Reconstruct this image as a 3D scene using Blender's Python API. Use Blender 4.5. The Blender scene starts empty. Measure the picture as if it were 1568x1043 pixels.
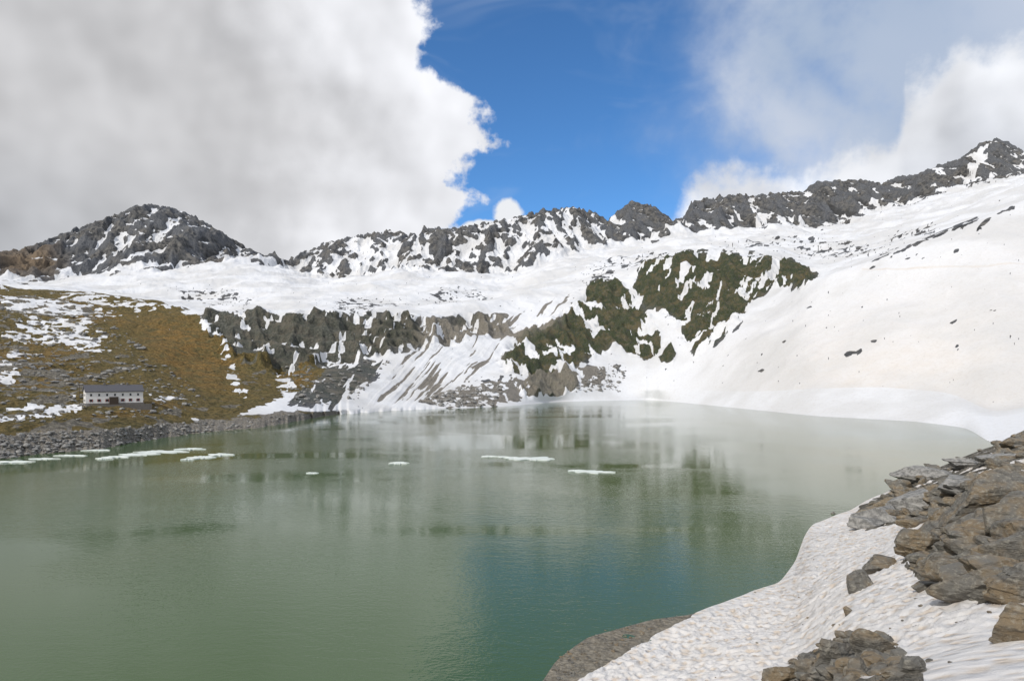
import bpy, math, numpy as np, random
from mathutils import Vector
F=1022.0; CX=784.0; HY=575.0; CH=25.0
rng=np.random.RandomState(7); random.seed(7)
scene=bpy.context.scene
scene.view_settings.view_transform='Standard'
scene.view_settings.look='None'; scene.view_settings.exposure=0

# ---------------- noise ----------------
_p=rng.permutation(256); PERM=np.concatenate([_p,_p,_p]).astype(np.int32)
_a=rng.rand(256)*2*np.pi; GX=np.cos(_a).astype(np.float32); GY=np.sin(_a).astype(np.float32)
def perlin(x,y,seed=0):
    x=np.asarray(x,np.float32)+seed*17.37; y=np.asarray(y,np.float32)+seed*9.71
    xi=np.floor(x); yi=np.floor(y); xf=x-xi; yf=y-yi
    xi=xi.astype(np.int32)&255; yi=yi.astype(np.int32)&255
    u=xf*xf*xf*(xf*(xf*6-15)+10); v=yf*yf*yf*(yf*(yf*6-15)+10)
    def g(ix,iy,dx,dy):
        h=PERM[PERM[ix]+iy]; return GX[h]*dx+GY[h]*dy
    a=g(xi,yi,xf,yf); b=g(xi+1,yi,xf-1,yf); c=g(xi,yi+1,xf,yf-1); d=g(xi+1,yi+1,xf-1,yf-1)
    return 1.5*((a*(1-u)+b*u)*(1-v)+(c*(1-u)+d*u)*v)
def fbm(x,y,o=4,seed=0,g=0.5):
    r=0;a=1;t=0
    for i in range(o):
        r=r+a*perlin(x*2**i,y*2**i,seed+i*3); t+=a; a*=g
    return r/t
def ridged(x,y,o=3,seed=0,g=0.5):
    r=0;a=1;t=0
    for i in range(o):
        r=r+a*(1-np.abs(perlin(x*2**i,y*2**i,seed+i*3)))**2; t+=a; a*=g
    return r/t-0.55
def ss(a,b,x):
    t=np.clip((x-a)/(b-a),0,1); return t*t*(3-2*t)
def gs(a,s,axis):
    n=int(3*s)+1; k=np.exp(-0.5*(np.arange(-n,n+1)/s)**2); k/=k.sum()
    pad=[(0,0)]*a.ndim; pad[axis]=(n,n); b=np.pad(a,pad,mode='edge'); r=0
    L=a.shape[axis]
    for i,w in enumerate(k):
        sl=[slice(None)]*a.ndim; sl[axis]=slice(i,i+L); r=r+w*b[tuple(sl)]
    return r

# ---------------- terrain profile knots ----------------
cols=np.concatenate([np.arange(-1000,-60,10.0),np.arange(-60,1640,1.3),np.arange(1640,2500,10.0)])
NC=len(cols)
near={-1000:[(10,12),(13,6),(16,3)],400:[(12,12),(20,5),(28,2)],820:[(22,9),(38,3.5),(47,1.2)],
1000:[(26,9),(40,4),(53,1.3)],1120:[(28,9.5),(42,5),(60,1.6)],1220:[(28,10.5),(45,5.2),(66,1.6)],
1245:[(28,11),(46,5.8),(75,2.0)],1300:[(28,11.8),(48,7.5),(85,3.0)],1400:[(28,12.5),(50,9.5),(95,4.5)],
1460:[(28,13),(50,10.8),(110,6)],1520:[(28,13.3),(55,12),(130,8)],1568:[(28,13.6),(60,12.5),(140,9.5)],
1800:[(28,15),(60,15),(140,14)],2500:[(28,18),(60,20),(140,22)]}
nk=sorted(near)
nshore_px=[-1000,400,700,830,850,900,1000,1060,1120,1190,1218,1226,1244,1300,1400,1460,1520]
nshore_d=[20,34,44]+[25*F/(p-HY) for p in (1043,1010,972,945,938,915,890,857,828,800,780,735,705,683)]
fshore_px=[-1000,-200,0,60,150,200,310,400,480,510,560,620,700,780,850,1000,1130,1250,1400,1480,1500,1520]
fshore_py=[800,740,703,695,688,678,662,655,640,635,632,628,625,622,615,612,625,637,645,655,668,681]
far={
-1000:[(720,130),(640,200),(540,400),(430,800),(430,1000),(415,1500),(350,2000)],
-200:[(680,175),(620,260),(540,420),(440,800),(440,1000),(425,1500),(390,1900)],
0:[(655,215),(612,290),(540,450),(443,800),(441,1000),(425,1500),(385,1850)],
150:[(655,236),(618,300),(560,450),(455,850),(448,1100),(412,1700),(335,2100)],
230:[(650,265),(615,330),(555,480),(465,850),(455,1100),(410,1700),(313,2100)],
300:[(645,305),(618,370),(545,560),(485,720),(460,1100),(402,1750),(335,2150)],
430:[(635,352),(605,430),(562,600),(479,670),(455,1000),(412,1850),(402,2200)],
560:[(625,460),(600,520),(548,640),(482,710),(450,1000),(425,1600),(360,2000)],
650:[(620,505),(590,590),(530,700),(488,760),(455,1000),(412,1600),(349,2000)],
780:[(612,560),(560,680),(510,800),(460,930),(440,1200),(424,1500),(335,1900)],
850:[(600,640),(540,740),(480,850),(440,1000),(410,1300),(398,1600),(320,2000)],
960:[(595,705),(520,800),(450,900),(412,1000),(400,1350),(370,1900),(308,2300)],
1050:[(597,645),(520,760),(440,860),(392,960),(385,1400),(358,2000),(312,2400)],
1130:[(600,545),(525,650),(450,850),(391,960),(380,1400),(345,2100),(297,2500)],
1180:[(599,500),(515,590),(455,800),(393,930),(378,1400),(342,2150),(297,2550)],
1240:[(595,458),(510,540),(432,650),(425,950),(385,1400),(345,2200),(285,2600)],
1350:[(592,425),(500,490),(392,610),(393,900),(365,1400),(320,2300),(278,2700)],
1460:[(602,390),(490,460),(347,600),(352,900),(325,1500),(290,2400),(245,2800)],
1520:[(635,350),(490,430),(325,600),(335,900),(300,1500),(272,2500),(213,2900)],
1568:[(625,350),(480,430),(308,600),(318,900),(285,1500),(265,2500),(230,2900)],
1800:[(600,320),(430,420),(230,600),(235,900),(225,1500),(215,2500),(190,3000)],
2500:[(540,300),(380,400),(180,600),(160,900),(150,1500),(130,2500),(90,3000)]}
fk=sorted(far)
sky_px=[-1000,-200,0,30,60,100,150,190,205,230,260,300,340,380,430,480,500,560,600,640,650,690,720,780,830,880,910,930,965,1000,1030,1045,1060,1090,1130,1150,1190,1230,1250,1320,1350,1375,1400,1440,1470,1500,1525,1545,1568,1800,2500]
sky_py=[350,390,385,382,372,356,338,324,315,313,317,332,356,380,402,380,371,358,353,360,348,350,345,335,322,317,325,337,308,315,337,334,308,303,297,300,295,293,278,275,281,270,268,252,243,220,212,218,232,190,90]
base_px=[-1000,0,60,100,150,230,300,380,430,470,500,560,600,700,780,850,900,1000,1040,1100,1180,1270,1350,1400,1470,1568,2500]
base_py=[415,428,436,425,418,412,404,398,410,425,433,415,408,416,426,402,386,366,359,358,342,349,322,311,287,268,130]
D=np.zeros((NC,18)); Z=np.zeros((NC,18))
D[:,0]=1.2; Z[:,0]=23.4; D[:,1]=5; Z[:,1]=20.0
for j in range(3):
    D[:,2+j]=np.interp(cols,nk,[near[k][j][0] for k in nk]); Z[:,2+j]=np.interp(cols,nk,[near[k][j][1] for k in nk])
nwig=(6*perlin(cols/26,cols*0,15)+3*perlin(cols/9,cols*0,16))*ss(1040,1100,cols)*ss(1500,1300,cols)
D[:,5]=gs(np.interp(cols+nwig*0.6,nshore_px,nshore_d),3.5,0)
wig=(1.0*perlin(cols/14,cols*0,5)+0.6*perlin(cols/5,cols*0,9))*ss(760,560,cols)
D[:,8]=CH*F/(np.interp(cols,fshore_px,fshore_py)+wig-HY); D[:,8]=np.where(cols>760,gs(D[:,8],8,0),D[:,8])
tip=np.interp(cols,[1520,1568,1800,2500],[0,2.5,9,22])
Z[:,5]=tip; Z[:,8]=tip
gap=np.maximum(D[:,8]-D[:,5],3)
D[:,5]=np.minimum(D[:,5],D[:,8]-3)
D[:,6]=D[:,5]+np.minimum(gap*0.3,12); D[:,7]=D[:,8]-np.minimum(gap*0.3,12)
Z[:,6]=tip-np.minimum(3,gap*0.03); Z[:,7]=Z[:,6]
for j in range(7):
    D[:,9+j]=np.interp(cols,fk,[far[k][j][1] for k in fk])
    py=np.interp(cols,fk,[far[k][j][0] for k in fk])
    if j==5: py=np.interp(cols,base_px,base_py)
    if j==6: py=np.interp(cols,sky_px,sky_py)
    D[:,9+j]=gs(D[:,9+j],14,0)
    if j<6: py=gs(py,12,0)
    Z[:,9+j]=CH+(HY-py)/F*D[:,9+j]
for j in (2,3,4):
    D[:,j]=gs(D[:,j],10,0); Z[:,j]=gs(Z[:,j],10,0)
skyV=(HY-np.interp(cols,sky_px,sky_py))/F
D[:,16]=D[:,15]*1.25; Z[:,16]=Z[:,15]-160
D[:,17]=7000; Z[:,17]=100
for j in range(1,18): D[:,j]=np.maximum(D[:,j],D[:,j-1]+0.3)
segs=[6,12,130,190,170,14,10,10,40,90,120,120,70,70,170,16,6]
S=np.concatenate([i+np.arange(n)/n for i,n in enumerate(segs)]+[[17.0]])
NR=len(S)
si=np.minimum(S.astype(int),16); st=(S-si)[None,:]
Dg=(D[:,si]*(1-st)+D[:,si+1]*st); Zg=(Z[:,si]*(1-st)+Z[:,si+1]*st)
Dg=gs(Dg,4,1); Zg=gs(Zg,5,1)
PX=np.broadcast_to(cols[:,None],(NC,NR)).astype(np.float32)
U=(PX-CX)/F
Sg=np.broadcast_to(S[None,:],(NC,NR)).astype(np.float32)
X=(U*Dg).astype(np.float32); Y=Dg.astype(np.float32); Zb=Zg.astype(np.float32)
PY=HY-(Zb-CH)/Y*F

def poly_sd(poly,srange=(0,18)):
    x=PX; y=PY
    p=np.array(poly,float); out=np.full(x.shape,-99.0,np.float32)
    m=(x>p[:,0].min()-40)&(x<p[:,0].max()+40)&(y>p[:,1].min()-40)&(y<p[:,1].max()+40)&(Sg>=srange[0])&(Sg<=srange[1])
    xx=x[m]; yy=y[m]; ins=np.zeros(xx.shape,bool); dm=np.full(xx.shape,1e9)
    n=len(p)
    for i in range(n):
        a=p[i]; b=p[(i+1)%n]; ab=b-a
        t=np.clip(((xx-a[0])*ab[0]+(yy-a[1])*ab[1])/(ab@ab+1e-9),0,1)
        dm=np.minimum(dm,np.hypot(xx-a[0]-t*ab[0],yy-a[1]-t*ab[1]))
        c=((a[1]>yy)!=(b[1]>yy))
        with np.errstate(all='ignore'):
            xc=a[0]+(yy-a[1])*ab[0]/(ab[1] if abs(ab[1])>1e-9 else 1e-9)
        ins^=c&(xx<xc)
    out[m]=np.where(ins,dm,-dm); return out

W1=fbm(X/(Y*0.03+1),np.log(Y)*22,4,40)
W2=fbm(X/(Y*0.010+.3),np.log(Y)*60,3,44)
cliff=poly_sd([(305,488),(400,476),(500,482),(560,476),(640,490),(700,480),(770,486),(780,505),(720,522),(660,532),(590,550),(520,552),(480,562),(430,575),(380,565),(340,548)],(9,12.6))
knA=poly_sd([(765,550),(795,505),(850,488),(885,462),(905,430),(945,428),(970,450),(1000,492),(1018,530),(990,548),(940,532),(905,545),(870,578),(815,585),(772,572)],(8.5,12.4))
knB=poly_sd([(968,438),(985,402),(1060,390),(1150,390),(1210,398),(1250,425),(1225,444),(1185,440),(1155,462),(1115,512),(1065,546),(1048,520),(1028,478),(990,472)],(8.5,12.4))
knC=poly_sd([(795,596),(830,572),(890,572),(885,595),(830,612),(800,608)],(8.2,12.4))
knD=poly_sd([(1008,545),(1022,532),(1036,545),(1030,556),(1012,556)],(8.2,12.4))
hill=poly_sd([(-1400,420),(0,438),(160,450),(290,478),(330,520),(360,545),(420,560),(505,560),(480,590),(420,612),(360,640),(250,650),(100,660),(0,668),(-1400,760)],(8.1,12.35))
hill=np.where((PX<-60)&(Sg>8.1)&(Sg<12.3),60,hill)
bank=poly_sd([(-1400,780),(0,662),(150,655),(250,646),(350,640),(430,630),(520,630),(520,645),(400,665),(200,700),(0,730),(-1400,900)],(6.5,10.2))
gully=poly_sd([(640,478),(720,490),(800,475),(880,440),(860,500),(790,520),(760,560),(700,600),(620,625),(560,620),(600,560),(640,530)],(8.3,13.0))
rubE=poly_sd([(640,612),(700,592),(770,585),(900,560),(950,560),(930,585),(860,600),(760,622),(690,626)],(7.8,12))
toe=poly_sd([(430,560),(520,552),(600,548),(560,600),(520,628),(440,622)],(8,12.3))
outc=poly_sd([(1300,800),(1318,775),(1370,750),(1400,722),(1450,700),(1568,664),(1700,640),(1700,930),(1568,915),(1500,918),(1440,908),(1380,866),(1395,835),(1420,800),(1330,812)],(1.5,8))
outc2=poly_sd([(1165,1050),(1210,1012),(1250,992),(1290,972),(1345,966),(1385,1000),(1420,1052),(1400,1120),(1150,1120)],(1.5,8))
beach=poly_sd([(700,1150),(820,1060),(845,1005),(900,965),(1000,935),(1075,926),(1060,942),(1000,968),(945,1002),(885,1035),(800,1100)],(1.5,7))
snowin=poly_sd([(1300,820),(1340,812),(1430,790),(1440,800),(1395,840),(1385,850)],(1.5,8))
snowin2=poly_sd([(1430,745),(1480,728),(1568,705),(1640,695),(1640,725),(1568,728),(1500,742)],(1.5,8))

# ---------------- displacement ----------------
M=ss(13.75,14.12,Sg)*(1-ss(16,17,Sg))
nr15=1-np.clip(np.abs(Sg-15)/0.35,0,1)
wx=X+30*fbm(X/160,Y/160,2,71); wy=Y+30*fbm(X/160,Y/160,2,77)
wx2=X+0.35*(Zb-200)+14*fbm(X/50,Y/50,2,73)
Hm=(70*ridged(wx/210,wy/430,2,1)*(1-0.7*nr15)+48*ridged(wx2/95,wy/190,2,5)*(1-0.4*nr15)+15*ridged(wx2/34,wy/70,2,8)+5.0*ridged(wx/12,wy/17,2,12))
Hm=Hm+nr15*(11*ridged(X/40,Y/400,2,14)+4*ridged(X/15,Y/200,2,15))
Zd=Zb+M*Hm
w=(Zd+0.35*X+30*fbm(X/110,Y/110,3,20)); stp=26.0; fr=w/stp-np.floor(w/stp)
Zd=Zd+M*0.6*ss(-0.15,0.3,fbm(X/90,Y/90,2,23))*stp*(ss(0.2,0.8,fr)-fr)
clm=ss(-6,8,cliff); knm=np.maximum.reduce([ss(-8,8,knA),ss(-8,8,knB),ss(-4,4,knC),ss(-3,3,knD)])
Zd=Zd+clm*(26*ridged((X+0.5*Y)/46,Y/95,2,31)+7*ridged((X-0.4*Y)/19,Y/28,2,32)+2.5*ridged(X/6,Y/8,2,33))
wc=(Zd+0.15*X+5*fbm(X/25,Y/25,2,34)); fc=wc/11-np.floor(wc/11); Zd=Zd+clm*0.7*11*(ss(0.2,0.8,fc)-fc)
Zd=Zd+knm*(18*ridged(wx/60,wy/60,2,35)+11*ridged((X+.5*Y)/24,(Y-.5*X)/40,2,36)+3.5*ridged(X/7,Y/7,2,37))
sf=ss(9,9.6,Sg)*(1-M)
Zd=Zd+sf*(Y/1000)*(12*fbm(X/110,Y/110,3,50)+3.0*ridged(X/34,Y/50,2,52))
hm=ss(-4,10,hill)
Zd=Zd+hm*ss(8.3,9,Sg)*(4*ridged(X/45,Y/45,3,55)+1.2*ridged(X/9,Y/12,3,57))
Zd=Zd+ss(-3,3,bank)*0.7*ridged(X/5,Y/6,3,58)*ss(7.8,8.4,Sg)
ux=(PX-700)*0.70+(PY-540)*0.71; vx=-(PX-700)*0.71+(PY-540)*0.70
strip=fbm(ux/8+0.35*perlin(vx/50,ux/50,3),vx/70,3,60)
gm=ss(-8,12,gully)
Zd=Zd-gm*1.2*strip
nr=1-ss(4.6,5,Sg)
Zd=Zd+(1-ss(4.7,5.0,Sg))*ss(1,2,Sg)*(0.6*fbm(X/11,Y/11,3,80))
om=np.maximum(ss(-6,14,outc+4*W1),ss(-4,8,outc2+4*W1))*(1-ss(-3,3,snowin+3*W1))*(1-ss(-3,3,snowin2+3*W1))
Zd=Zd+om*(0.9*ridged(X/6,Y/8,3,82)+0.25*ridged(X/1.6,Y/2,2,84))*(1-ss(4.8,5,Sg))
bea=ss(-1.5,1.5,beach+5*W1+2*W2)
bea_s=ss(-8,4,beach)
Zd=np.where(Zd>0,Zd*(1-0.72*bea_s),Zd)
cup=-np.abs(perlin(X/0.95,Y/1.35,90))-0.6*np.abs(perlin(X/0.6+9,Y/0.85,91))
Zd=Zd+nr*(1-om)*(1-bea)*0.32*(cup+0.4)*ss(2,2.4,Sg)
sel=(S>14.3)&(S<16)
for it in range(2):
    act=((Zd-CH)/Y)[:,sel].max(1)
    dlt=gs(skyV-act,4.5,0)
    wgt=ss(14.1,14.95,Sg)*(1-ss(15.9,16.9,Sg))
    Zd=Zd+wgt*dlt[:,None]*Y
Zd=Zd.astype(np.float32)
def grad(a,ax): return np.gradient(a,axis=ax)
xr,yr,zr=grad(X,1),grad(Y,1),grad(Zd,1); xc,yc,zc=grad(X,0),grad(Y,0),grad(Zd,0)
nx=yc*zr-zc*yr; ny=zc*xr-xc*zr; nz=xc*yr-yc*xr
L=np.sqrt(nx*nx+ny*ny+nz*nz)+1e-9; NZ=np.abs(nz)/L
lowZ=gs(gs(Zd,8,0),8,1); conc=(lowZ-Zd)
cav_ao=np.clip(gs(gs(Zd,4,0),4,1)-Zd,-6,6)/6.0  # hollowness of the surface, drives the painted occlusion in alpine_ground
# ---------------- masks ----------------
snow=np.ones_like(X)
cov=np.interp(cols,[-100,0,120,170,230,330,430,520,600,660,760,850,920,960,1040,1100,1300,1450,1500,1568],[.15,.15,.25,.42,.38,.30,.5,.70,.68,.50,.60,.66,.60,.36,.30,.34,.24,.28,.45,.6])
p1=(X-0.8*Zb)/26; p2=(X+0.8*Zb)/95
q=0.8*gs(gs(NZ,0.8,0),0.8,1)+0.026*np.clip(conc,-12,12)+0.28*fbm(p1,p2,3,100)+0.26*fbm(wx2/70,Zb/45,2,101)+0.10*fbm(X/13,Y/18,2,103)
mm=(Sg>14.1)&(Sg<15.2); qs=np.quantile(q[mm],np.linspace(0,1,101))
thr=np.interp(1-cov,np.linspace(0,1,101),qs)[:,None]
sm=np.clip(0.5+(q-thr)*4.0,0,1)
basew=(PY-np.interp(cols,base_px,base_py)[:,None])+20*fbm(X/55,Y/80,4,110)+6*W2
mrock=ss(3,-3,basew)*(Sg>13)
snow=snow*(1-mrock)+sm*mrock
def ell(cx,cy,rx,ry,ang=0,sr=(8,14.2)):
    c,s_=math.cos(math.radians(ang)),math.sin(math.radians(ang))
    dx=PX-cx; dy=PY-cy; a=(dx*c+dy*s_)/rx; b=(-dx*s_+dy*c)/ry
    return np.where((Sg>sr[0])&(Sg<sr[1]),1-np.sqrt(a*a+b*b),-1.0)
e=ell(1492,258,8,40,32,(13.5,15.6)); snow=np.maximum(snow,ss(-0.2,0.5,e+1.6*W2))
fl=fbm(X/(Y*0.016),Y/(Y*0.02)*1.0+np.log(Y)*30,3,120)
fld=np.zeros_like(X)
for e in [(330,455,110,22,5),(560,465,120,18,0),(1290,385,150,26,0),(980,400,120,16,-8),(1180,372,150,12,-5),(700,455,90,20,0),(480,590,60,35,0),(60,455,200,14,4),(1400,360,90,14,-15),(1140,345,80,10,0),(920,420,60,20,-20),(760,590,90,24,-8),(920,575,60,26,0),(1100,440,150,60,-30)]:
    fld=np.maximum(fld,ss(0,0.8,ell(*e)))
fr2=ss(0.20,0.42,fl+0.36*fld-0.18)*fld
snow=np.minimum(snow,1-0.9*fr2)
flk=perlin(PX/3.2,np.log(Y)*90,130)+0.5*perlin(PX/9,np.log(Y)*60,131)
snow=np.where((Sg>9)&(Sg<14.1),np.minimum(snow,1-0.8*ss(0.85,1.0,flk+0.48*fld)),snow)
snow=np.where(gm>0.01,np.minimum(snow,1-gm*0.70*ss(0.02,0.24,strip+0.12*W1)),snow)
def cut(snow,sd,depth,ns,st_,cap=99): return np.minimum(snow,1-ss(-st_,st_,np.minimum(sd,cap)+ns)*depth)
kn_n=fbm(PX/46,PY/36,2,140)
kfine=fbm((PX+0.8*PY)/15+0.6*perlin(PX/40,PY/40,2),(PX-PY)/60,3,142)
kf2=fbm((PX-0.9*PY)/14+0.6*perlin(PX/40,PY/40,4),(PX+PY)/50,3,143)
snow=cut(snow,cliff,1.0,16*W1+80*np.minimum(0,0.10+0.5*fbm(PX/24,PY/10,3,141)+0.8*kfine+0.03*np.clip(-conc,-6,6)),2.0,12)
snow=cut(snow,knA,1.0,14*W1+4*W2+90*np.minimum(0,0.09+0.6*kf2+0.7*kn_n),1.6,9)
snow=cut(snow,knB,1.0,14*W1+4*W2+90*np.minimum(0,0.06+0.8*kfine+0.6*kn_n),1.6,9)
snow=cut(snow,knC,1.0,8*W1+30*np.minimum(0,0.2+kfine),1.4); snow=cut(snow,knD,1.0,2*W1,1)
snow=cut(snow,rubE,0.8,10*W1+60*np.minimum(0,-0.02+fl*1.2),2.5,14)
snow=cut(snow,toe,0.9,10*W1+50*np.minimum(0,0.0+kfine*1.2),2.0,14)
for (x0,y0,r1,r2,a) in [(1310,541,10,3,-10),(1298,545,6,2,0),(1337,524,4,2,0),(1462,495,8,2.2,-30),(1520,480,5,1.6,10),(1164,566,4,2,-30),(1128,506,9,1.8,-50),(1465,388,5,2,-20),(1508,345,16,3,-40),(1470,347,16,4,-10),(1440,358,14,2,-25),(1405,375,16,2,-25),(1380,385,14,2,-25),(1425,362,12,2,-25),(1335,410,5,1.5,-25),(1485,341,14,2.4,-30),(1350,395,18,2,-25),(1545,322,14,2,-20),(1200,520,4,1.4,-20),(1466,532,2,2,0),(1390,400,5,1.5,-20),(1170,440,20,3,-30),(1240,470,5,1.5,-20)]:
    e=ell(x0,y0,r1,r2,a,(8,11.5)); snow=np.minimum(snow,1-ss(-0.3,0.25,e+1.3*W2+0.3*W1))
hmk=ss(-3,3,hill+10*W1+4*W2)
hs=np.zeros_like(X)
for e in [(95,510,85,26,8),(60,630,100,11,-6),(10,570,25,14,0),(100,603,30,6,10),(60,468,120,14,6),(160,462,90,7,8),(15,462,30,10,0),(250,618,40,5,0),(430,632,40,5,0),(355,570,10,40,-25),(440,590,14,34,-30),(372,600,14,9,20),(30,540,30,7,0),(20,512,50,10,10),(-200,520,120,50,0),(-150,640,100,14,0),(150,540,26,5,0)]:
    hs=np.maximum(hs,ss(-0.55,0.55,ell(*e)+0.0))
hsn=ss(0.46,0.64,hs*0.60+0.75*fbm(X/14,Y/18,4,150)+0.3*fl+0.25*W2)
snow=snow*(1-hmk)+hmk*hsn
bmk=ss(-2,2,bank+5*W1); snow=snow*(1-bmk)
snow=np.where((Sg>5.2)&(Sg<7.9),0,snow)
nearm=(Sg<5.3)
ns=1-np.maximum(ss(-2,2,outc+9*W1),ss(-2,2,outc2+9*W1))
ns=np.maximum(ns,ss(-1.5,1.5,snowin+4*W1)); ns=np.maximum(ns,ss(-1.5,1.5,snowin2+4*W1))
ns=np.maximum(ns,om*ss(0.18,0.32,fbm(X/4,Y/6,3,151)))
ns=np.minimum(ns,1-bea)
snow=np.where(nearm|((PX>1515)&(Sg<8)),ns,snow)
grass=np.clip(hmk,0,1)
org=np.maximum.reduce([ss(0,0.9,ell(290,540,150,75,30)),ss(0,0.8,ell(120,480,160,28,10))*0.8,ss(0,.8,ell(200,632,160,16,-4))*0.55,ss(0,.8,ell(455,575,45,25,0)),ss(0,0.6,ell(40,560,160,60,0))*0.6,0.2*hmk])
rk=ss(0.05,0.25,fbm(X/16,Y/20,4,160)+0.36*ss(0,1,ell(40,575,260,60,0))-0.12+0.5*ss(0,.8,ell(60,470,170,26,6))-0.4*ss(0,.7,ell(270,540,150,70,30)))
grass=grass*(1-0.8*rk)
grass=np.maximum(grass,bmk*ss(0.0,0.35,W1+0.1)*0.6*ss(8.2,9,Sg))
veg=np.maximum.reduce([ss(-8,6,knA),ss(-8,6,knB),ss(-4,4,knC),ss(-3,3,knD)])*1.0+0.45*clm
veg=np.clip(np.maximum(veg,0.4*ss(0,10,toe)),0,1)
tan=np.maximum(ss(0,0.8,ell(40,408,90,34,0,(12,15.3))),0.5*ss(0,0.8,ell(370,415,60,14,20,(12,15.3))))
gravel=np.clip(np.maximum(bmk*0.8,0.75*bea)+0.7*(rubE>0)+gm*0.8,0,1)
dirt=np.clip(np.where(Sg<9,0,ss(1000,1300,PX)*ss(11.4,9,Sg)*0.8)+np.where(Sg<5.2,0.75,0),0,1)
track=np.abs(PY-(415-0.03*(PX-1320)+2*np.sin(PX/18)))
dirt=np.clip(dirt+0.8*ss(1.6,0.4,track)*((PX>1320)&(Sg>9)&(Sg<11.3)),0,1.6)
brown=np.clip(np.where(Sg<7,1,0)+hmk+0.35*clm,0,1)

# ---------------- build mesh ----------------
def mesh_from(name,co,faces4,smooth=True):
    me=bpy.data.meshes.new(name); nv=len(co); nf=len(faces4); k=faces4.shape[1]
    me.vertices.add(nv); me.vertices.foreach_set('co',np.ascontiguousarray(co,np.float32).ravel())
    me.loops.add(nf*k); me.loops.foreach_set('vertex_index',faces4.astype(np.int32).ravel())
    me.polygons.add(nf); me.polygons.foreach_set('loop_start',np.arange(0,nf*k,k,dtype=np.int32))
    try: me.polygons.foreach_set('loop_total',np.full(nf,k,np.int32))
    except Exception: pass
    me.polygons.foreach_set('use_smooth',np.full(nf,smooth))
    me.update(calc_edges=True)
    ob=bpy.data.objects.new(name,me); scene.collection.objects.link(ob); return ob
co=np.stack([X,Y,Zd],-1).reshape(-1,3)
idx=np.arange(NC*NR).reshape(NC,NR)
f=np.stack([idx[:-1,:-1],idx[1:,:-1],idx[1:,1:],idx[:-1,1:]],-1).reshape(-1,4)
terrain=mesh_from('mountain_terrain',co,f)
def addattr(ob,name,chs):
    a=ob.data.attributes.new(name,'FLOAT_COLOR','POINT')
    arr=np.stack([np.broadcast_to(c,X.shape) for c in chs],-1).astype(np.float32).ravel()
    a.data.foreach_set('color',arr)
addattr(terrain,'maskA',[snow,grass,gravel,veg])
addattr(terrain,'maskB',[dirt,org,brown,np.where(Sg<5.3,1.0,0.0)])
addattr(terrain,'maskC',[tan,ss(900,300,Y),np.clip(0.5+0.5*cav_ao,0,1),np.ones_like(X)])

def locate(px,py,sr=(2,5)):
    i=int(np.argmin(np.abs(cols-px))); m=np.where((S>=sr[0])&(S<=sr[1]))[0]
    p=HY-(Zd[i,m]-CH)/Y[i,m]*F; j=m[int(np.argmin(np.abs(p-py)))]
    return float(X[i,j]),float(Y[i,j]),float(Zd[i,j])

# ---------------- node helper ----------------
class NT:
    def __init__(s,nt): s.nt=nt; s.N=nt.nodes; s.L=nt.links
    def n(s,t,**k):
        x=s.N.new(t)
        for a,b in k.items(): setattr(x,a,b)
        return x
    def set(s,sock,v):
        if isinstance(v,(int,float)): sock.default_value=v
        elif isinstance(v,tuple):
            sock.default_value=v if len(v)==len(sock.default_value) else (*v,1.0)
        else: s.L.new(v,sock)
    def m(s,op,a,b=0.0,c=0.0,clamp=False):
        x=s.n('ShaderNodeMath',operation=op,use_clamp=clamp)
        s.set(x.inputs[0],a); s.set(x.inputs[1],b); s.set(x.inputs[2],c); return x.outputs[0]
    def ss(s,v,a,b,lo=0.0,hi=1.0):
        x=s.n('ShaderNodeMapRange',interpolation_type='SMOOTHSTEP')
        s.set(x.inputs[0],v); s.set(x.inputs[1],a); s.set(x.inputs[2],b); s.set(x.inputs[3],lo); s.set(x.inputs[4],hi); return x.outputs[0]
    def mix(s,f,a,b):
        x=s.n('ShaderNodeMix',data_type='RGBA'); s.set(x.inputs[0],f); s.set(x.inputs[6],a); s.set(x.inputs[7],b); return x.outputs[2]
    def noise(s,vec,scale,detail=4,rough=0.5,dist=0.0):
        x=s.n('ShaderNodeTexNoise'); s.L.new(vec,x.inputs['Vector'])
        s.set(x.inputs['Scale'],scale); s.set(x.inputs['Detail'],detail); s.set(x.inputs['Roughness'],rough); s.set(x.inputs['Distortion'],dist); return x.outputs['Fac']
    def vmath(s,op,a,b):
        x=s.n('ShaderNodeVectorMath',operation=op); s.set(x.inputs[0],a); s.set(x.inputs[1],b); return x.outputs[0]
    def bump(s,h,dist,strength=1.0,normal=None):
        x=s.n('ShaderNodeBump'); s.set(x.inputs['Strength'],strength); s.set(x.inputs['Distance'],dist); s.L.new(h,x.inputs['Height'])
        if normal is not None: s.L.new(normal,x.inputs['Normal'])
        return x.outputs[0]
def newmat(name):
    m=bpy.data.materials.new(name); m.use_nodes=True; t=NT(m.node_tree)
    b=t.N['Principled BSDF']; return m,t,b
m,t,b=newmat('alpine_ground')
pos=t.n('ShaderNodeNewGeometry').outputs['Position']
def att(nm):
    a=t.n('ShaderNodeAttribute',attribute_name=nm); sp=t.n('ShaderNodeSeparateColor'); t.L.new(a.outputs['Color'],sp.inputs[0]); return sp.outputs[0],sp.outputs[1],sp.outputs[2],a.outputs['Alpha']
aS,aG,aV,aVeg=att('maskA'); bD,bO,bB,bN=att('maskB'); cT,cM,cAO,_=att('maskC')
n1=t.noise(pos,0.08,7,0.65); n2=t.noise(pos,0.5,6,0.65); n3=t.noise(pos,0.012,4,0.55); n4=t.noise(pos,2.5,4,0.6)
sx=t.m('ADD',aS,t.m('MULTIPLY',t.m('SUBTRACT',n1,0.5),0.8))
sfac=t.ss(sx,0.44,0.56)
rockA=t.mix(t.ss(n2,0.32,0.68),(0.055,0.060,0.070),(0.20,0.205,0.215))
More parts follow.
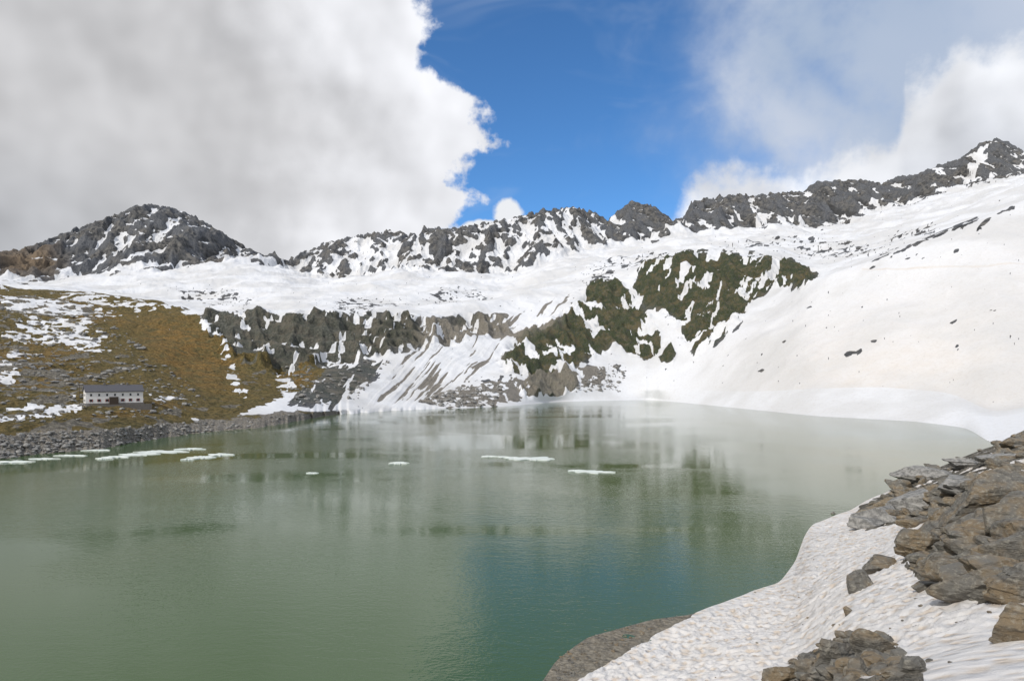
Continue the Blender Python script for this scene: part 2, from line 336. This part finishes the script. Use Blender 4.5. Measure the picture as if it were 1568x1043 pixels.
rockA=t.mix(t.ss(n3,0.4,0.62),rockA,t.mix(t.ss(n1,0.35,0.65),(0.05,0.052,0.056),(0.20,0.19,0.175)))
rockB=t.mix(t.ss(n2,0.32,0.68),(0.08,0.073,0.058),(0.29,0.265,0.22))
rock=t.mix(bB,rockA,rockB)
rock=t.mix(cT,rock,t.mix(n2,(0.13,0.09,0.055),(0.27,0.21,0.15)))
vegc=t.mix(t.ss(n1,0.44,0.62),(0.038,0.056,0.018),(0.125,0.102,0.043))
vegc=t.mix(t.ss(n4,0.5,0.62),vegc,(0.17,0.16,0.13))
rock=t.mix(t.m('MULTIPLY',aVeg,t.ss(n2,0.30,0.50)),rock,vegc)
rock=t.mix(t.ss(cAO,0.5,1.0,0.0,0.6),rock,(0.03,0.03,0.028))  # crevice shade painted into the rock colour: hollows tinted dark as ambient occlusion
grav=t.mix(t.ss(t.noise(pos,1.2,6,0.75),0.35,0.65),(0.15,0.135,0.11),(0.44,0.40,0.345))
grav=t.mix(bN,grav,t.mix(t.ss(n4,0.3,0.7),(0.12,0.105,0.08),(0.30,0.27,0.22)))
rock=t.mix(aV,rock,grav)
gcol=t.mix(t.ss(n2,0.38,0.62),(0.070,0.063,0.026),(0.19,0.15,0.06))
ocol=t.mix(t.ss(n2,0.36,0.64),(0.15,0.088,0.025),(0.33,0.20,0.062))
gcol=t.mix(t.m('MULTIPLY',bO,t.ss(n1,0.35,0.6)),gcol,ocol)
gf=t.ss(t.m('ADD',aG,t.m('MULTIPLY',t.m('SUBTRACT',n2,0.5),1.0)),0.42,0.6)
grd=t.mix(gf,rock,gcol)
sn=t.mix(t.m('MULTIPLY',bD,t.ss(n1,0.3,0.7,0.6,1.0)),(0.735,0.745,0.77),(0.665,0.615,0.565))
sn=t.mix(t.m('MULTIPLY',t.ss(n3,0.40,0.62),0.65),sn,(0.57,0.565,0.56))
sn=t.mix(t.m('MULTIPLY',t.ss(n2,0.48,0.72),0.25),sn,(0.47,0.43,0.38))
vor=t.n('ShaderNodeTexVoronoi',feature='SMOOTH_F1')
vs=t.vmath('MULTIPLY',pos,(1.0,0.72,0.3)); t.L.new(vs,vor.inputs['Vector']); vor.inputs['Scale'].default_value=1.35
vd=vor.outputs['Distance']
sn=t.mix(t.m('MULTIPLY',bN,t.ss(vd,0.12,0.45,0.75,0.0)),sn,(0.56,0.47,0.375))
col=t.mix(sfac,grd,sn)
t.L.new(col,b.inputs['Base Color']); b.inputs['Roughness'].default_value=0.85; b.inputs['Specular IOR Level'].default_value=0.2
nb=t.noise(pos,0.12,8,0.7)
b1=t.bump(nb,6.0,t.m('SUBTRACT',t.m('SUBTRACT',1.0,t.m('MULTIPLY',sfac,0.78)),t.m('MULTIPLY',t.m('MULTIPLY',bN,aV),0.7),clamp=True))
b2=t.bump(t.m('ADD',vd,t.m('MULTIPLY',n4,0.12)),0.38,t.m('ADD',t.m('MULTIPLY',bN,0.8),t.m('MULTIPLY',cM,0.2)),b1)
t.L.new(b2,b.inputs['Normal'])
terrain.data.materials.append(m)

# water
m,t,b=newmat('glacial_water')
pos=t.n('ShaderNodeNewGeometry').outputs['Position']
lo=t.noise(t.vmath('MULTIPLY',pos,(0.010,0.022,1)),1.0,3,0.55,0.6)
w1=t.noise(t.vmath('MULTIPLY',pos,(0.40,0.80,1)),1.0,3,0.55,0.4)
w2=t.noise(t.vmath('MULTIPLY',pos,(1.9,3.0,1)),1.0,2,0.5)
h=t.m('ADD',t.m('MULTIPLY',w1,0.8),t.m('MULTIPLY',w2,0.50))
st_=t.ss(lo,0.38,0.62,0.2,1.0)
t.L.new(t.bump(h,0.055,st_),b.inputs['Normal'])
cw=t.mix(t.ss(t.noise(pos,0.006,3,0.5),0.35,0.65),(0.052,0.098,0.034),(0.090,0.122,0.052))
t.L.new(cw,b.inputs['Base Color']); b.inputs['Roughness'].default_value=0.03; b.inputs['IOR'].default_value=1.333
wm=m
wat=mesh_from('lake_water',np.array([[-1500,8,0],[1300,8,0],[1300,900,0],[-1500,900,0]]),np.array([[0,1,2,3]]),False); wat.data.materials.append(wm)

m,t,b=newmat('snow_ground'); b.inputs['Roughness'].default_value=0.9
pos=t.n('ShaderNodeNewGeometry').outputs['Position']
t.L.new(t.mix(t.ss(t.noise(pos,0.01,6,0.6),0.45,0.55),(0.15,0.14,0.12),(0.75,0.75,0.75)),b.inputs['Base Color'])
g=mesh_from('ground',np.array([[-15000,-15000,-12],[15000,-15000,-12],[15000,15000,-12],[-15000,15000,-12]]),np.array([[0,1,2,3]]),False); g.data.materials.append(m)

# ---------------- rocks ----------------
import bmesh
_ico={}
def ico(sub):
    if sub not in _ico:
        bm=bmesh.new(); bmesh.ops.create_icosphere(bm,subdivisions=sub,radius=1)
        v=np.array([x.co[:] for x in bm.verts]); fs=np.array([[q.index for q in p.verts] for p in bm.faces]); bm.free(); _ico[sub]=(v,fs)
    return _ico[sub]
def rock(seed,size,sub=4,rot=0,tilt=(0,0),npl=16,rough=0.03,layer=0.0):
    r=np.random.RandomState(seed); v,fs=ico(sub)
    n=r.normal(size=(npl,3)); n/=np.linalg.norm(n,axis=1)[:,None]; h=r.uniform(0.45,0.9,npl)
    dn=v@n.T; rad=np.min(np.where(dn>0.05,h[None]/np.maximum(dn,0.05),9),axis=1); rad=np.minimum(rad,1.15)
    rad=rad*(1+rough*fbm(v[:,0]*3+v[:,2]*2,v[:,1]*3-v[:,2],3,seed%50)*1.5+rough*0.6*fbm(v[:,0]*9,v[:,1]*9+v[:,2]*9,2,seed%31))
    c=v*rad[:,None]*np.array(size)[None]/2*1.25
    if layer>0:
        k=np.floor((v[:,2]*rad)*3.2+0.5*v[:,0]+0.15*fbm(v[:,0]*3,v[:,1]*3,2,seed%20)); rr=np.random.RandomState(seed+1).uniform(1-layer,1,40)
        c[:,:2]*=rr[(k.astype(int)+20)%40][:,None]
        c[:,0]+=size[0]*0.05*(rr[(k.astype(int)+25)%40]-1+layer/2)/layer
    a,b_=tilt
    Rx=np.array([[1,0,0],[0,math.cos(a),-math.sin(a)],[0,math.sin(a),math.cos(a)]]); Ry=np.array([[math.cos(b_),0,math.sin(b_)],[0,1,0],[-math.sin(b_),0,math.cos(b_)]])
    Rz=np.array([[math.cos(rot),-math.sin(rot),0],[math.sin(rot),math.cos(rot),0],[0,0,1]])
    return c@(Rz@Ry@Rx).T,fs
m,t,b=newmat('weathered_rock')
pos=t.n('ShaderNodeNewGeometry').outputs['Position']
r1=t.noise(pos,0.45,5,0.55); r2=t.noise(pos,3.0,7,0.65); r3=t.noise(t.vmath('MULTIPLY',pos,(1,1,5)),0.9,5,0.65)
c=t.mix(t.ss(r1,0.40,0.62),(0.150,0.142,0.125),(0.205,0.155,0.095))
c=t.mix(t.m('MULTIPLY',t.ss(r2,0.48,0.68),0.7),c,(0.33,0.31,0.26)); c=t.mix(t.m('MULTIPLY',t.ss(r3,0.50,0.66),0.75),c,(0.060,0.052,0.040))
t.L.new(c,b.inputs['Base Color']); b.inputs['Roughness'].default_value=0.85
t.L.new(t.bump(t.m('ADD',r2,r3),0.22,0.9),b.inputs['Normal']); rockm=m
m2,t,b=newmat('grey_slab_rock')
pos=t.n('ShaderNodeNewGeometry').outputs['Position']
r2=t.noise(pos,1.2,7,0.65)
t.L.new(t.mix(t.ss(r2,0.35,0.65),(0.13,0.127,0.12),(0.33,0.32,0.30)),b.inputs['Base Color']); b.inputs['Roughness'].default_value=0.8
t.L.new(t.bump(r2,0.2,0.8),b.inputs['Normal']); slabm=m2
def place(name,lst,mat,smooth=False):
    vs=[];fs=[];o=0
    for v,f_ in lst: vs.append(v); fs.append(f_+o); o+=len(v)
    ob=mesh_from(name,np.concatenate(vs),np.concatenate(fs),smooth); ob.data.materials.append(mat); return ob
big=[(1515,765,130,52,0),(1462,868,84,34,0),(1550,858,90,56,0),(1415,836,60,34,0),(1345,790,90,24,1),(1395,770,100,26,1),(1480,745,120,20,1),(1430,726,100,18,1),(1560,905,70,40,0),(1345,866,58,20,0),(1313,894,46,20,0),(1415,898,54,18,0),(1552,968,80,38,0),(1280,1004,60,34,0),(1335,992,50,30,0),(1195,1036,44,22,0),(1548,800,90,42,0),(1508,902,56,26,0),(1330,802,50,13,1),(1275,776,12,6,0),(1450,903,28,16,0),(1298,936,16,9,0),(1390,1034,40,24,0),(1452,800,60,26,0),(1560,738,60,22,1),(1535,700,70,12,1),(1480,712,70,12,1),(1485,820,70,28,0),(1436,862,46,22,0),(1235,1024,40,24,0),(1315,1034,44,26,0),(1505,850,60,28,0),(1400,800,40,16,0)]
for k,(px,py,wp,hp,mt) in enumerate(big):
    x,y,z=locate(px,py+hp*0.35); w_=wp*y/F; hh=hp*y/F*1.15
    v,f_=rock(100+k,(w_,w_*0.75,hh*1.35),5,rot=random.uniform(-.6,.6)+random.choice([0,math.pi]),tilt=(random.uniform(-.2,.2),random.uniform(-.22,.22)),npl=13,rough=0.035,layer=0.16)
    v=v+np.array([x,y,z+hh*0.26]); place('boulder',[(v,f_)],slabm if mt else rockm)
L_=[]
def inpoly(poly):
    p=np.array(poly)
    while True:
        x=random.uniform(p[:,0].min(),p[:,0].max()); y=random.uniform(p[:,1].min(),p[:,1].max()); ins=False
        for i in range(len(p)):
            a=p[i];b_=p[(i+1)%len(p)]
            if (a[1]>y)!=(b_[1]>y) and x<a[0]+(y-a[1])*(b_[0]-a[0])/(b_[1]-a[1]): ins=not ins
        if ins: return x,y
OP=[(1310,805),(1330,775),(1370,752),(1400,730),(1450,705),(1568,668),(1640,660),(1640,910),(1500,915),(1440,905),(1385,866),(1400,835),(1430,790)]
for k in range(620):
    px,py=inpoly(OP)
    x,y,z=locate(px,py); s=random.choice([0.3,0.4,0.55,0.75,1.0,1.5,2.2])*random.uniform(.7,1.2)*(0.8+y/120)
    if 700<py<745 and px>1430 and random.random()<0.8: continue
    v,f_=rock(500+k,(s*1.5,s,s*0.6),3,rot=random.uniform(0,6),tilt=(random.uniform(-.4,.4),random.uniform(-.4,.4)),npl=11,layer=0.1 if s>1 else 0); L_.append((v+np.array([x,y,z+s*0.18]),f_))
OP2=[(1165,1045),(1210,1014),(1250,995),(1290,975),(1345,968),(1385,1000),(1415,1045)]
for k in range(520):
    px,py=inpoly(OP2); x,y,z=locate(px,py); s=random.choice([0.1,0.15,0.2,0.3,0.5,0.8])*random.uniform(.7,1.2)
    v,f_=rock(900+k,(s*1.3,s,s*0.6),2,rot=random.uniform(0,6),npl=10); L_.append((v+np.array([x,y,z+s*0.12]),f_))
BE=[(835,1060),(850,1010),(900,970),(1000,940),(1055,936),(1000,965),(940,1000),(880,1035)]
for k in range(260):
    px,py=inpoly(BE); x,y,z=locate(px,py,(2,5.3)); s=random.choice([0.06,0.1,0.16,0.3])*random.uniform(.7,1.2)
    v,f_=rock(1500+k,(s*1.3,s,s*0.6),2,rot=random.uniform(0,6),npl=10); L_.append((v+np.array([x,y,z+s*0.05]),f_))
for k in range(50):
    px=random.uniform(1080,1560); py=random.uniform(840,1040); x,y,z=locate(px,py); s=random.choice([0.1,0.15,0.25])*random.uniform(.7,1.2)
    v,f_=rock(1800+k,(s*1.3,s,s*0.6),2,rot=random.uniform(0,6),npl=10); L_.append((v+np.array([x,y,z+s*0.05]),f_))
place('rock_pile',L_,rockm)
L_=[]
BP=[(-60,668),(150,660),(250,650),(380,642),(460,634),(400,652),(200,680),(0,704),(-60,712)]
for k in range(750):
    px,py=inpoly(BP); x,y,z=locate(px,py,(8,9.6)); s=random.choice([0.35,0.5,0.8,1.3])*random.uniform(.7,1.3)
    v,f_=rock(2000+k,(s*1.3,s,s*0.7),2,rot=random.uniform(0,6),npl=9); L_.append((v+np.array([x,y,z+s*0.15]),f_))
HP=[(-60,470),(150,480),(260,560),(330,615),(240,640),(-60,650)]
for k in range(900):
    px,py=inpoly(HP); x,y,z=locate(px,py,(9,12)); s=random.choice([0.6,0.9,1.3,2.2])*random.uniform(.7,1.3)*(y/350)
    v,f_=rock(3000+k,(s*1.3,s,s*0.6),2,rot=random.uniform(0,6),npl=9); L_.append((v+np.array([x,y,z+s*0.1]),f_))
for poly,n in (([(640,615),(700,595),(770,588),(760,620),(690,625)],200),([(880,600),(920,560),(960,560),(950,600)],140),([(430,560),(600,550),(540,620),(450,620)],160)):
    for k in range(n):
        px,py=inpoly(poly); x,y,z=locate(px,py,(8,11.5)); s=random.choice([0.8,1.2,1.8,3.0])*random.uniform(.7,1.3)
        v,f_=rock(5000+k,(s*1.3,s,s*0.7),2,rot=random.uniform(0,6),npl=9); L_.append((v+np.array([x,y,z+s*0.15]),f_))
place('scree_rocks',L_,slabm)

# ---------------- ice floes ----------------
m,t,b=newmat('lake_ice'); pos=t.n('ShaderNodeNewGeometry').outputs['Position']
t.L.new(t.mix(t.noise(pos,0.8,6,0.6),(0.46,0.55,0.50),(0.84,0.84,0.82)),b.inputs['Base Color']); b.inputs['Roughness'].default_value=0.6
t.L.new(t.bump(t.noise(pos,1.5,5,0.6),0.3,0.6),b.inputs['Normal']); icem=m
def floe(parts,seed):
    r=np.random.RandomState(seed); V=[];Fc=[]
    for (px,py,wp,hp) in parts:
        d=CH*F/(py-HY); cx=(px-CX)/F*d; rx=wp/2*d/F; ry=(CH*F/(py-hp/2-HY)-CH*F/(py+hp/2-HY))/2
        n=48; a=np.arange(n)/n*2*np.pi; rad=1+0.7*perlin(np.cos(a)*2.2+seed+px,np.sin(a)*2.2,seed%40)+0.4*perlin(np.cos(a)*6+seed,np.sin(a)*6+px,5)
        x=cx+np.cos(a)*rx*rad; y=d+np.sin(a)*ry*rad
        base=len(V); th=r.uniform(.12,.28)
        for s_,zz in ((1.0,-0.2),(1.0,th*0.6),(0.9,th),(0.5,th*1.3)):
            for i in range(n): V.append((cx+(x[i]-cx)*s_,d+(y[i]-d)*s_,zz+(0.08*r.rand() if zz>0 else 0)))
        V.append((cx,d,th*1.3)); ctr=len(V)-1
        for k in range(3):
            for i in range(n):
                j=(i+1)%n; Fc.append((base+k*n+i,base+k*n+j,base+(k+1)*n+j)); Fc.append((base+k*n+i,base+(k+1)*n+j,base+(k+1)*n+i))
        for i in range(n): Fc.append((base+3*n+i,base+3*n+(i+1)%n,ctr))
    ob=mesh_from('ice_floe',np.array(V),np.array(Fc),False); ob.data.materials.append(icem)
floe([(215,696,50,3),(250,692,60,3),(292,688,36,2.5),(180,700,34,2.5),(160,703,22,1.5),(232,694,26,3)],1)
floe([(308,701,34,3.5),(338,697,36,3),(288,704,16,2)],2)
floe([(812,703,60,5),(785,702,20,2.5),(770,700,16,2)],3); floe([(750,700,22,2)],4); floe([(903,723,58,4.5),(880,722,16,2)],5)
floe([(611,710,24,3)],6); floe([(477,725,16,2)],7)
floe([(20,708,44,2.5),(66,703,36,2),(110,698,40,1.8),(150,690,30,1.5)],13)

# ---------------- hut ----------------
def simple(name,c,rough=0.8,n=0.15,sc=1.5):
    m,t,b=newmat(name); pos=t.n('ShaderNodeNewGeometry').outputs['Position']
    dk=tuple(x*(1-n*2) for x in c)
    t.L.new(t.mix(t.noise(pos,sc,5,0.6),dk,c),b.inputs['Base Color']); b.inputs['Roughness'].default_value=rough; return m
mw=simple('white_render',(0.82,0.80,0.77),n=.05); mr=simple('slate_roof',(0.10,0.10,0.115)); mst=simple('stone_base',(0.24,0.22,0.20),n=.3)
mg=simple('window_glass',(0.03,0.035,0.04),0.2); mred=simple('red_shutter',(0.28,0.04,0.03)); mwd=simple('dark_wood',(0.07,0.05,0.035))
hut=bpy.data.objects.new('mountain_hut',None); scene.collection.objects.link(hut)
def part(name,verts,faces,mat):
    me=bpy.data.meshes.new(name); me.from_pydata(verts,[],faces); me.update(); ob=bpy.data.objects.new(name,me); scene.collection.objects.link(ob); ob.parent=hut; me.materials.append(mat); return ob
def box(name,x0,x1,y0,y1,z0,z1,mat):
    v=[(x,y,z) for z in (z0,z1) for y in (y0,y1) for x in (x0,x1)]
    return part(name,v,[(0,2,3,1),(4,5,7,6),(0,1,5,4),(2,6,7,3),(0,4,6,2),(1,3,7,5)],mat)
Lh,Wh,Hh,Rh=22.0,8.5,6.0,8.6
box('foundation',-Lh/2-0.3,Lh/2+0.3,-Wh/2-0.3,Wh/2+0.3,-5,0.9,mst)
part('walls',[(-Lh/2,-Wh/2,.9),(Lh/2,-Wh/2,.9),(Lh/2,Wh/2,.9),(-Lh/2,Wh/2,.9),(-Lh/2,-Wh/2,Hh),(Lh/2,-Wh/2,Hh),(Lh/2,Wh/2,Hh),(-Lh/2,Wh/2,Hh),(-Lh/2,0,Rh-.15),(Lh/2,0,Rh-.15)],
 [(0,1,5,4),(2,3,7,6),(0,4,8,7,3),(1,2,6,9,5)],mw)
ov=0.4; e=Wh/2+ov; k_=(Rh-Hh)/(Wh/2); ze=Rh-k_*e
part('roof',[(-Lh/2-ov,-e,ze),(Lh/2+ov,-e,ze),(Lh/2+ov,0,Rh),(-Lh/2-ov,0,Rh),(-Lh/2-ov,e,ze),(Lh/2+ov,e,ze),
 (-Lh/2-ov,-e,ze+.3),(Lh/2+ov,-e,ze+.3),(Lh/2+ov,0,Rh+.3),(-Lh/2-ov,0,Rh+.3),(-Lh/2-ov,e,ze+.3),(Lh/2+ov,e,ze+.3)],
 [(0,1,2,3),(3,2,5,4),(6,9,8,7),(9,10,11,8),(0,6,7,1),(4,5,11,10),(0,3,9,6),(3,4,10,9),(1,7,8,2),(2,8,11,5)],mr)
box('chimney_1',-4,-3.1,-.5,.4,8.0,9.9,mst); box('chimney_2',5,5.8,-.5,.4,8.0,9.6,mst)
for i in range(7):
    xx=-Lh/2+2.0+i*3.0
    for z0,hh in ((1.5,1.2),(4.0,1.0)):
        box('window_%d_%d'%(i,int(z0)),xx-.36,xx+.36,-Wh/2-.05,-Wh/2+.1,z0,z0+hh,mg)
        if z0<2:
            box('shutter_%d_a'%i,xx-.66,xx-.38,-Wh/2-.09,-Wh/2-.003,z0,z0+hh,mred); box('shutter_%d_b'%i,xx+.38,xx+.66,-Wh/2-.09,-Wh/2-.003,z0,z0+hh,mred)
box('entrance_porch',-2.2,1.2,-Wh/2-1.2,-Wh/2-.003,0.0,3.6,mwd)
for i in range(3):
    box('gable_window_%d'%i,-Lh/2-.05,-Lh/2+.1,-2.6+i*2.2,-1.8+i*2.2,3.9,4.9,mg); box('gable_low_%d'%i,-Lh/2-.05,-Lh/2+.1,-2.6+i*2.2,-1.8+i*2.2,1.5,2.6,mg)
box('terrace_wall',-Lh/2-3,Lh/2+3,-Wh/2-3.2,-Wh/2-2.6,-5,0.3,mst); box('terrace',-Lh/2-3,Lh/2+3,-Wh/2-2.6,-Wh/2-.35,-5,-.05,mst)
box('flag_pole',-Lh/2-2.2,-Lh/2-2.08,-3,-2.88,0,9.0,mwd)
x,y,z=locate(163,621,(9,10.6)); hut.location=(x,y+5,z+0.3); hut.rotation_euler=(0,0,math.radians(38))

# ---------------- light ----------------
EL=math.radians(43); AZ=math.radians(-138)
sd=Vector((math.sin(AZ)*math.cos(EL),math.cos(AZ)*math.cos(EL),math.sin(EL)))
sl=bpy.data.lights.new('sun','SUN'); sl.energy=2.8; sl.angle=math.radians(0.53); sl.color=(1.0,0.96,0.90)
so=bpy.data.objects.new('sun',sl); so.rotation_euler=sd.to_track_quat('Z','Y').to_euler(); scene.collection.objects.link(so)
world=bpy.data.worlds.new('World'); scene.world=world; world.use_nodes=True; t=NT(world.node_tree)
try: world.cycles.sampling_method='NONE'
except Exception: pass
bg=t.N['Background']; skt=t.n('ShaderNodeTexSky',sky_type='NISHITA'); skt.sun_disc=False; skt.sun_elevation=EL; skt.sun_rotation=AZ%(2*math.pi); skt.altitude=2500; skt.air_density=1.0; skt.dust_density=0.3; skt.ozone_density=2.0
dirv=t.n('ShaderNodeTexCoord').outputs['Generated']; sep=t.n('ShaderNodeSeparateXYZ'); t.L.new(dirv,sep.inputs[0])
dx,dy,dz=sep.outputs
az=t.m('ARCTAN2',dx,dy); hyp=t.m('SQRT',t.m('ADD',t.m('MULTIPLY',dx,dx),t.m('MULTIPLY',dy,dy))); el=t.m('ARCTAN2',dz,hyp)
def AE(px,py):
    a=math.atan((px-CX)/F); return a,math.atan((HY-py)/F*math.cos(a))
def curve(val,pts,lo,hi,olo,ohi):
    c=t.n('ShaderNodeFloatCurve'); mp=c.mapping; cv=mp.curves[0]
    P=sorted(((p-lo)/(hi-lo),(q-olo)/(ohi-olo)) for p,q in pts)
    cv.points[0].location=P[0]; cv.points[-1].location=P[-1]
    for p in P[1:-1]: cv.points.new(*p)
    for p in cv.points: p.handle_type='AUTO'
    mp.update(); t.L.new(t.m('DIVIDE',t.m('SUBTRACT',val,lo),hi-lo,clamp=True),c.inputs['Value'])
    return t.m('MULTIPLY_ADD',c.outputs[0],ohi-olo,olo)
E1=[(640,0),(655,40),(650,80),(665,110),(715,140),(748,158),(745,190),(765,215),(735,250),(712,282),(745,302),(725,322),(690,348),(670,420)]
pts=[(AE(a,b)[1],AE(a,b)[0]) for a,b in E1]; pts=[(0.0,-0.15),(1.5,0.5)]+pts+[(0.75,-0.25)]
e1=curve(el,pts,0,1.5,-1,1)
na=t.noise(dirv,9,5,0.55,0.1); nb=t.noise(dirv,34,4,0.6,0.1); nc=t.noise(dirv,3.0,3,0.5,0.3)
off=t.vmath('ADD',dirv,(0.020,-0.004,0.016)); na2=t.noise(off,6,3,0.5,0.0); na1=t.noise(dirv,6,3,0.5,0.0)
em=t.m('SUBTRACT',na1,na2)
pert=t.m('ADD',t.m('MULTIPLY',t.m('SUBTRACT',na,0.5),0.14),t.m('MULTIPLY',t.m('SUBTRACT',nb,0.5),0.09))
d1=t.m('ADD',t.m('SUBTRACT',e1,az),pert); m1=t.ss(d1,-0.008,0.022)
E2=[(1030,0),(1005,60),(1000,110),(985,170),(965,215),(1010,260),(1030,290),(1020,400)]
pts=[(AE(a,b)[1],AE(a,b)[0]) for a,b in E2]; pts=[(0.0,0.22)]+pts+[(0.75,0.3),(1.5,-0.3)]
e2=curve(el,pts,0,1.5,-1,1)
d2=t.m('ADD',t.m('SUBTRACT',az,e2),t.m('MULTIPLY',t.m('SUBTRACT',nc,0.5),0.25)); d2=t.m('ADD',d2,t.m('MULTIPLY',t.m('SUBTRACT',na,0.5),0.22))
m2=t.m('MULTIPLY',t.ss(d2,-0.05,0.18),t.ss(t.m('ADD',t.m('MULTIPLY',t.m('ADD',nc,na),0.5),t.m('MULTIPLY',t.m('SUBTRACT',d2,0.1),0.7)),0.38,0.62,0.40,0.95))
E3=[(1040,310),(1070,272),(1120,245),(1180,252),(1260,232),(1320,212),(1365,222),(1385,130),(1440,95),(1480,45),(1568,25),(1700,0)]
pts=[AE(a,b) for a,b in E3]; pts=[(-1.0,0.0),(0.15,0.1)]+pts+[(1.5,0.5)]
e3=curve(az,pts,-1,1.5,0,1)
d3=t.m('ADD',t.m('SUBTRACT',e3,el),t.m('MULTIPLY',pert,0.9)); m3=t.ss(d3,-0.010,0.05)
def blob(px,py,rx,ry):
    a,e_=AE(px,py); p=t.m('DIVIDE',t.m('SUBTRACT',az,a),rx/F); q=t.m('DIVIDE',t.m('SUBTRACT',el,e_),ry/F)
    d=t.m('SUBTRACT',1.0,t.m('SQRT',t.m('ADD',t.m('MULTIPLY',p,p),t.m('MULTIPLY',q,q)))); return t.ss(t.m('ADD',d,t.m('MULTIPLY',pert,7.0)),0.0,0.3)
m4=t.m('MAXIMUM',blob(778,328,28,26),blob(742,350,40,16))
wisp=t.m('MULTIPLY',t.ss(t.noise(t.vmath('MULTIPLY',dirv,(3,3,9)),1.3,4,0.6,0.8),0.5,0.8),0.22)
skc=t.n('ShaderNodeMix',data_type='RGBA',blend_type='MULTIPLY'); skc.inputs[0].default_value=1; t.L.new(skt.outputs[0],skc.inputs[6]); skc.inputs[7].default_value=(0.75,1.28,1.65,1)
K=10.0
def C(r,g,b_): return (r*K,g*K,b_*K)
def SC(c,f):
    v=t.n('ShaderNodeVectorMath',operation='SCALE'); t.L.new(c,v.inputs[0]); t.set(v.inputs['Scale'],f); return v.outputs[0]
sky=t.mix(wisp,skc.outputs[2],C(0.6,0.68,0.8))
c2=t.mix(t.ss(nc,0.35,0.65),C(0.42,0.51,0.66),C(0.64,0.69,0.79))
sky=t.mix(m2,sky,c2)
sh=t.m('ADD',t.m('MULTIPLY',em,1.6),t.m('MULTIPLY',t.m('SUBTRACT',nc,0.5),0.25))
c3=SC(t.mix(t.ss(d3,0.0,0.22),C(0.88,0.89,0.92),C(0.66,0.68,0.73)),t.m('ADD',1.0,t.m('MULTIPLY',sh,1.0)))
sky=t.mix(t.m('MULTIPLY',m3,0.90),sky,c3)
g1=t.ss(d1,0.0,0.40)
c1=t.mix(g1,C(0.86,0.87,0.91),C(0.59,0.59,0.605))
dk=t.m('MULTIPLY',t.ss(el,0.33,0.14),t.ss(d1,0.12,0.6)); c1=t.mix(t.m('MULTIPLY',dk,0.5),c1,C(0.43,0.455,0.50))
sky=t.mix(m1,sky,SC(c1,t.m('ADD',1.0,t.m('MULTIPLY',sh,0.75))))
sky=t.mix(m4,sky,C(0.85,0.87,0.90))
t.L.new(sky,bg.inputs[0]); bg.inputs[1].default_value=0.1

cam=bpy.data.cameras.new('camera'); cam.sensor_width=36; cam.lens=36*F/1568; cam.shift_y=53.5/1568; cam.clip_start=0.1; cam.clip_end=40000
cobj=bpy.data.objects.new('camera',cam); cobj.location=(0,0,CH); cobj.rotation_euler=(math.radians(90),0,0); scene.collection.objects.link(cobj); scene.camera=cobj
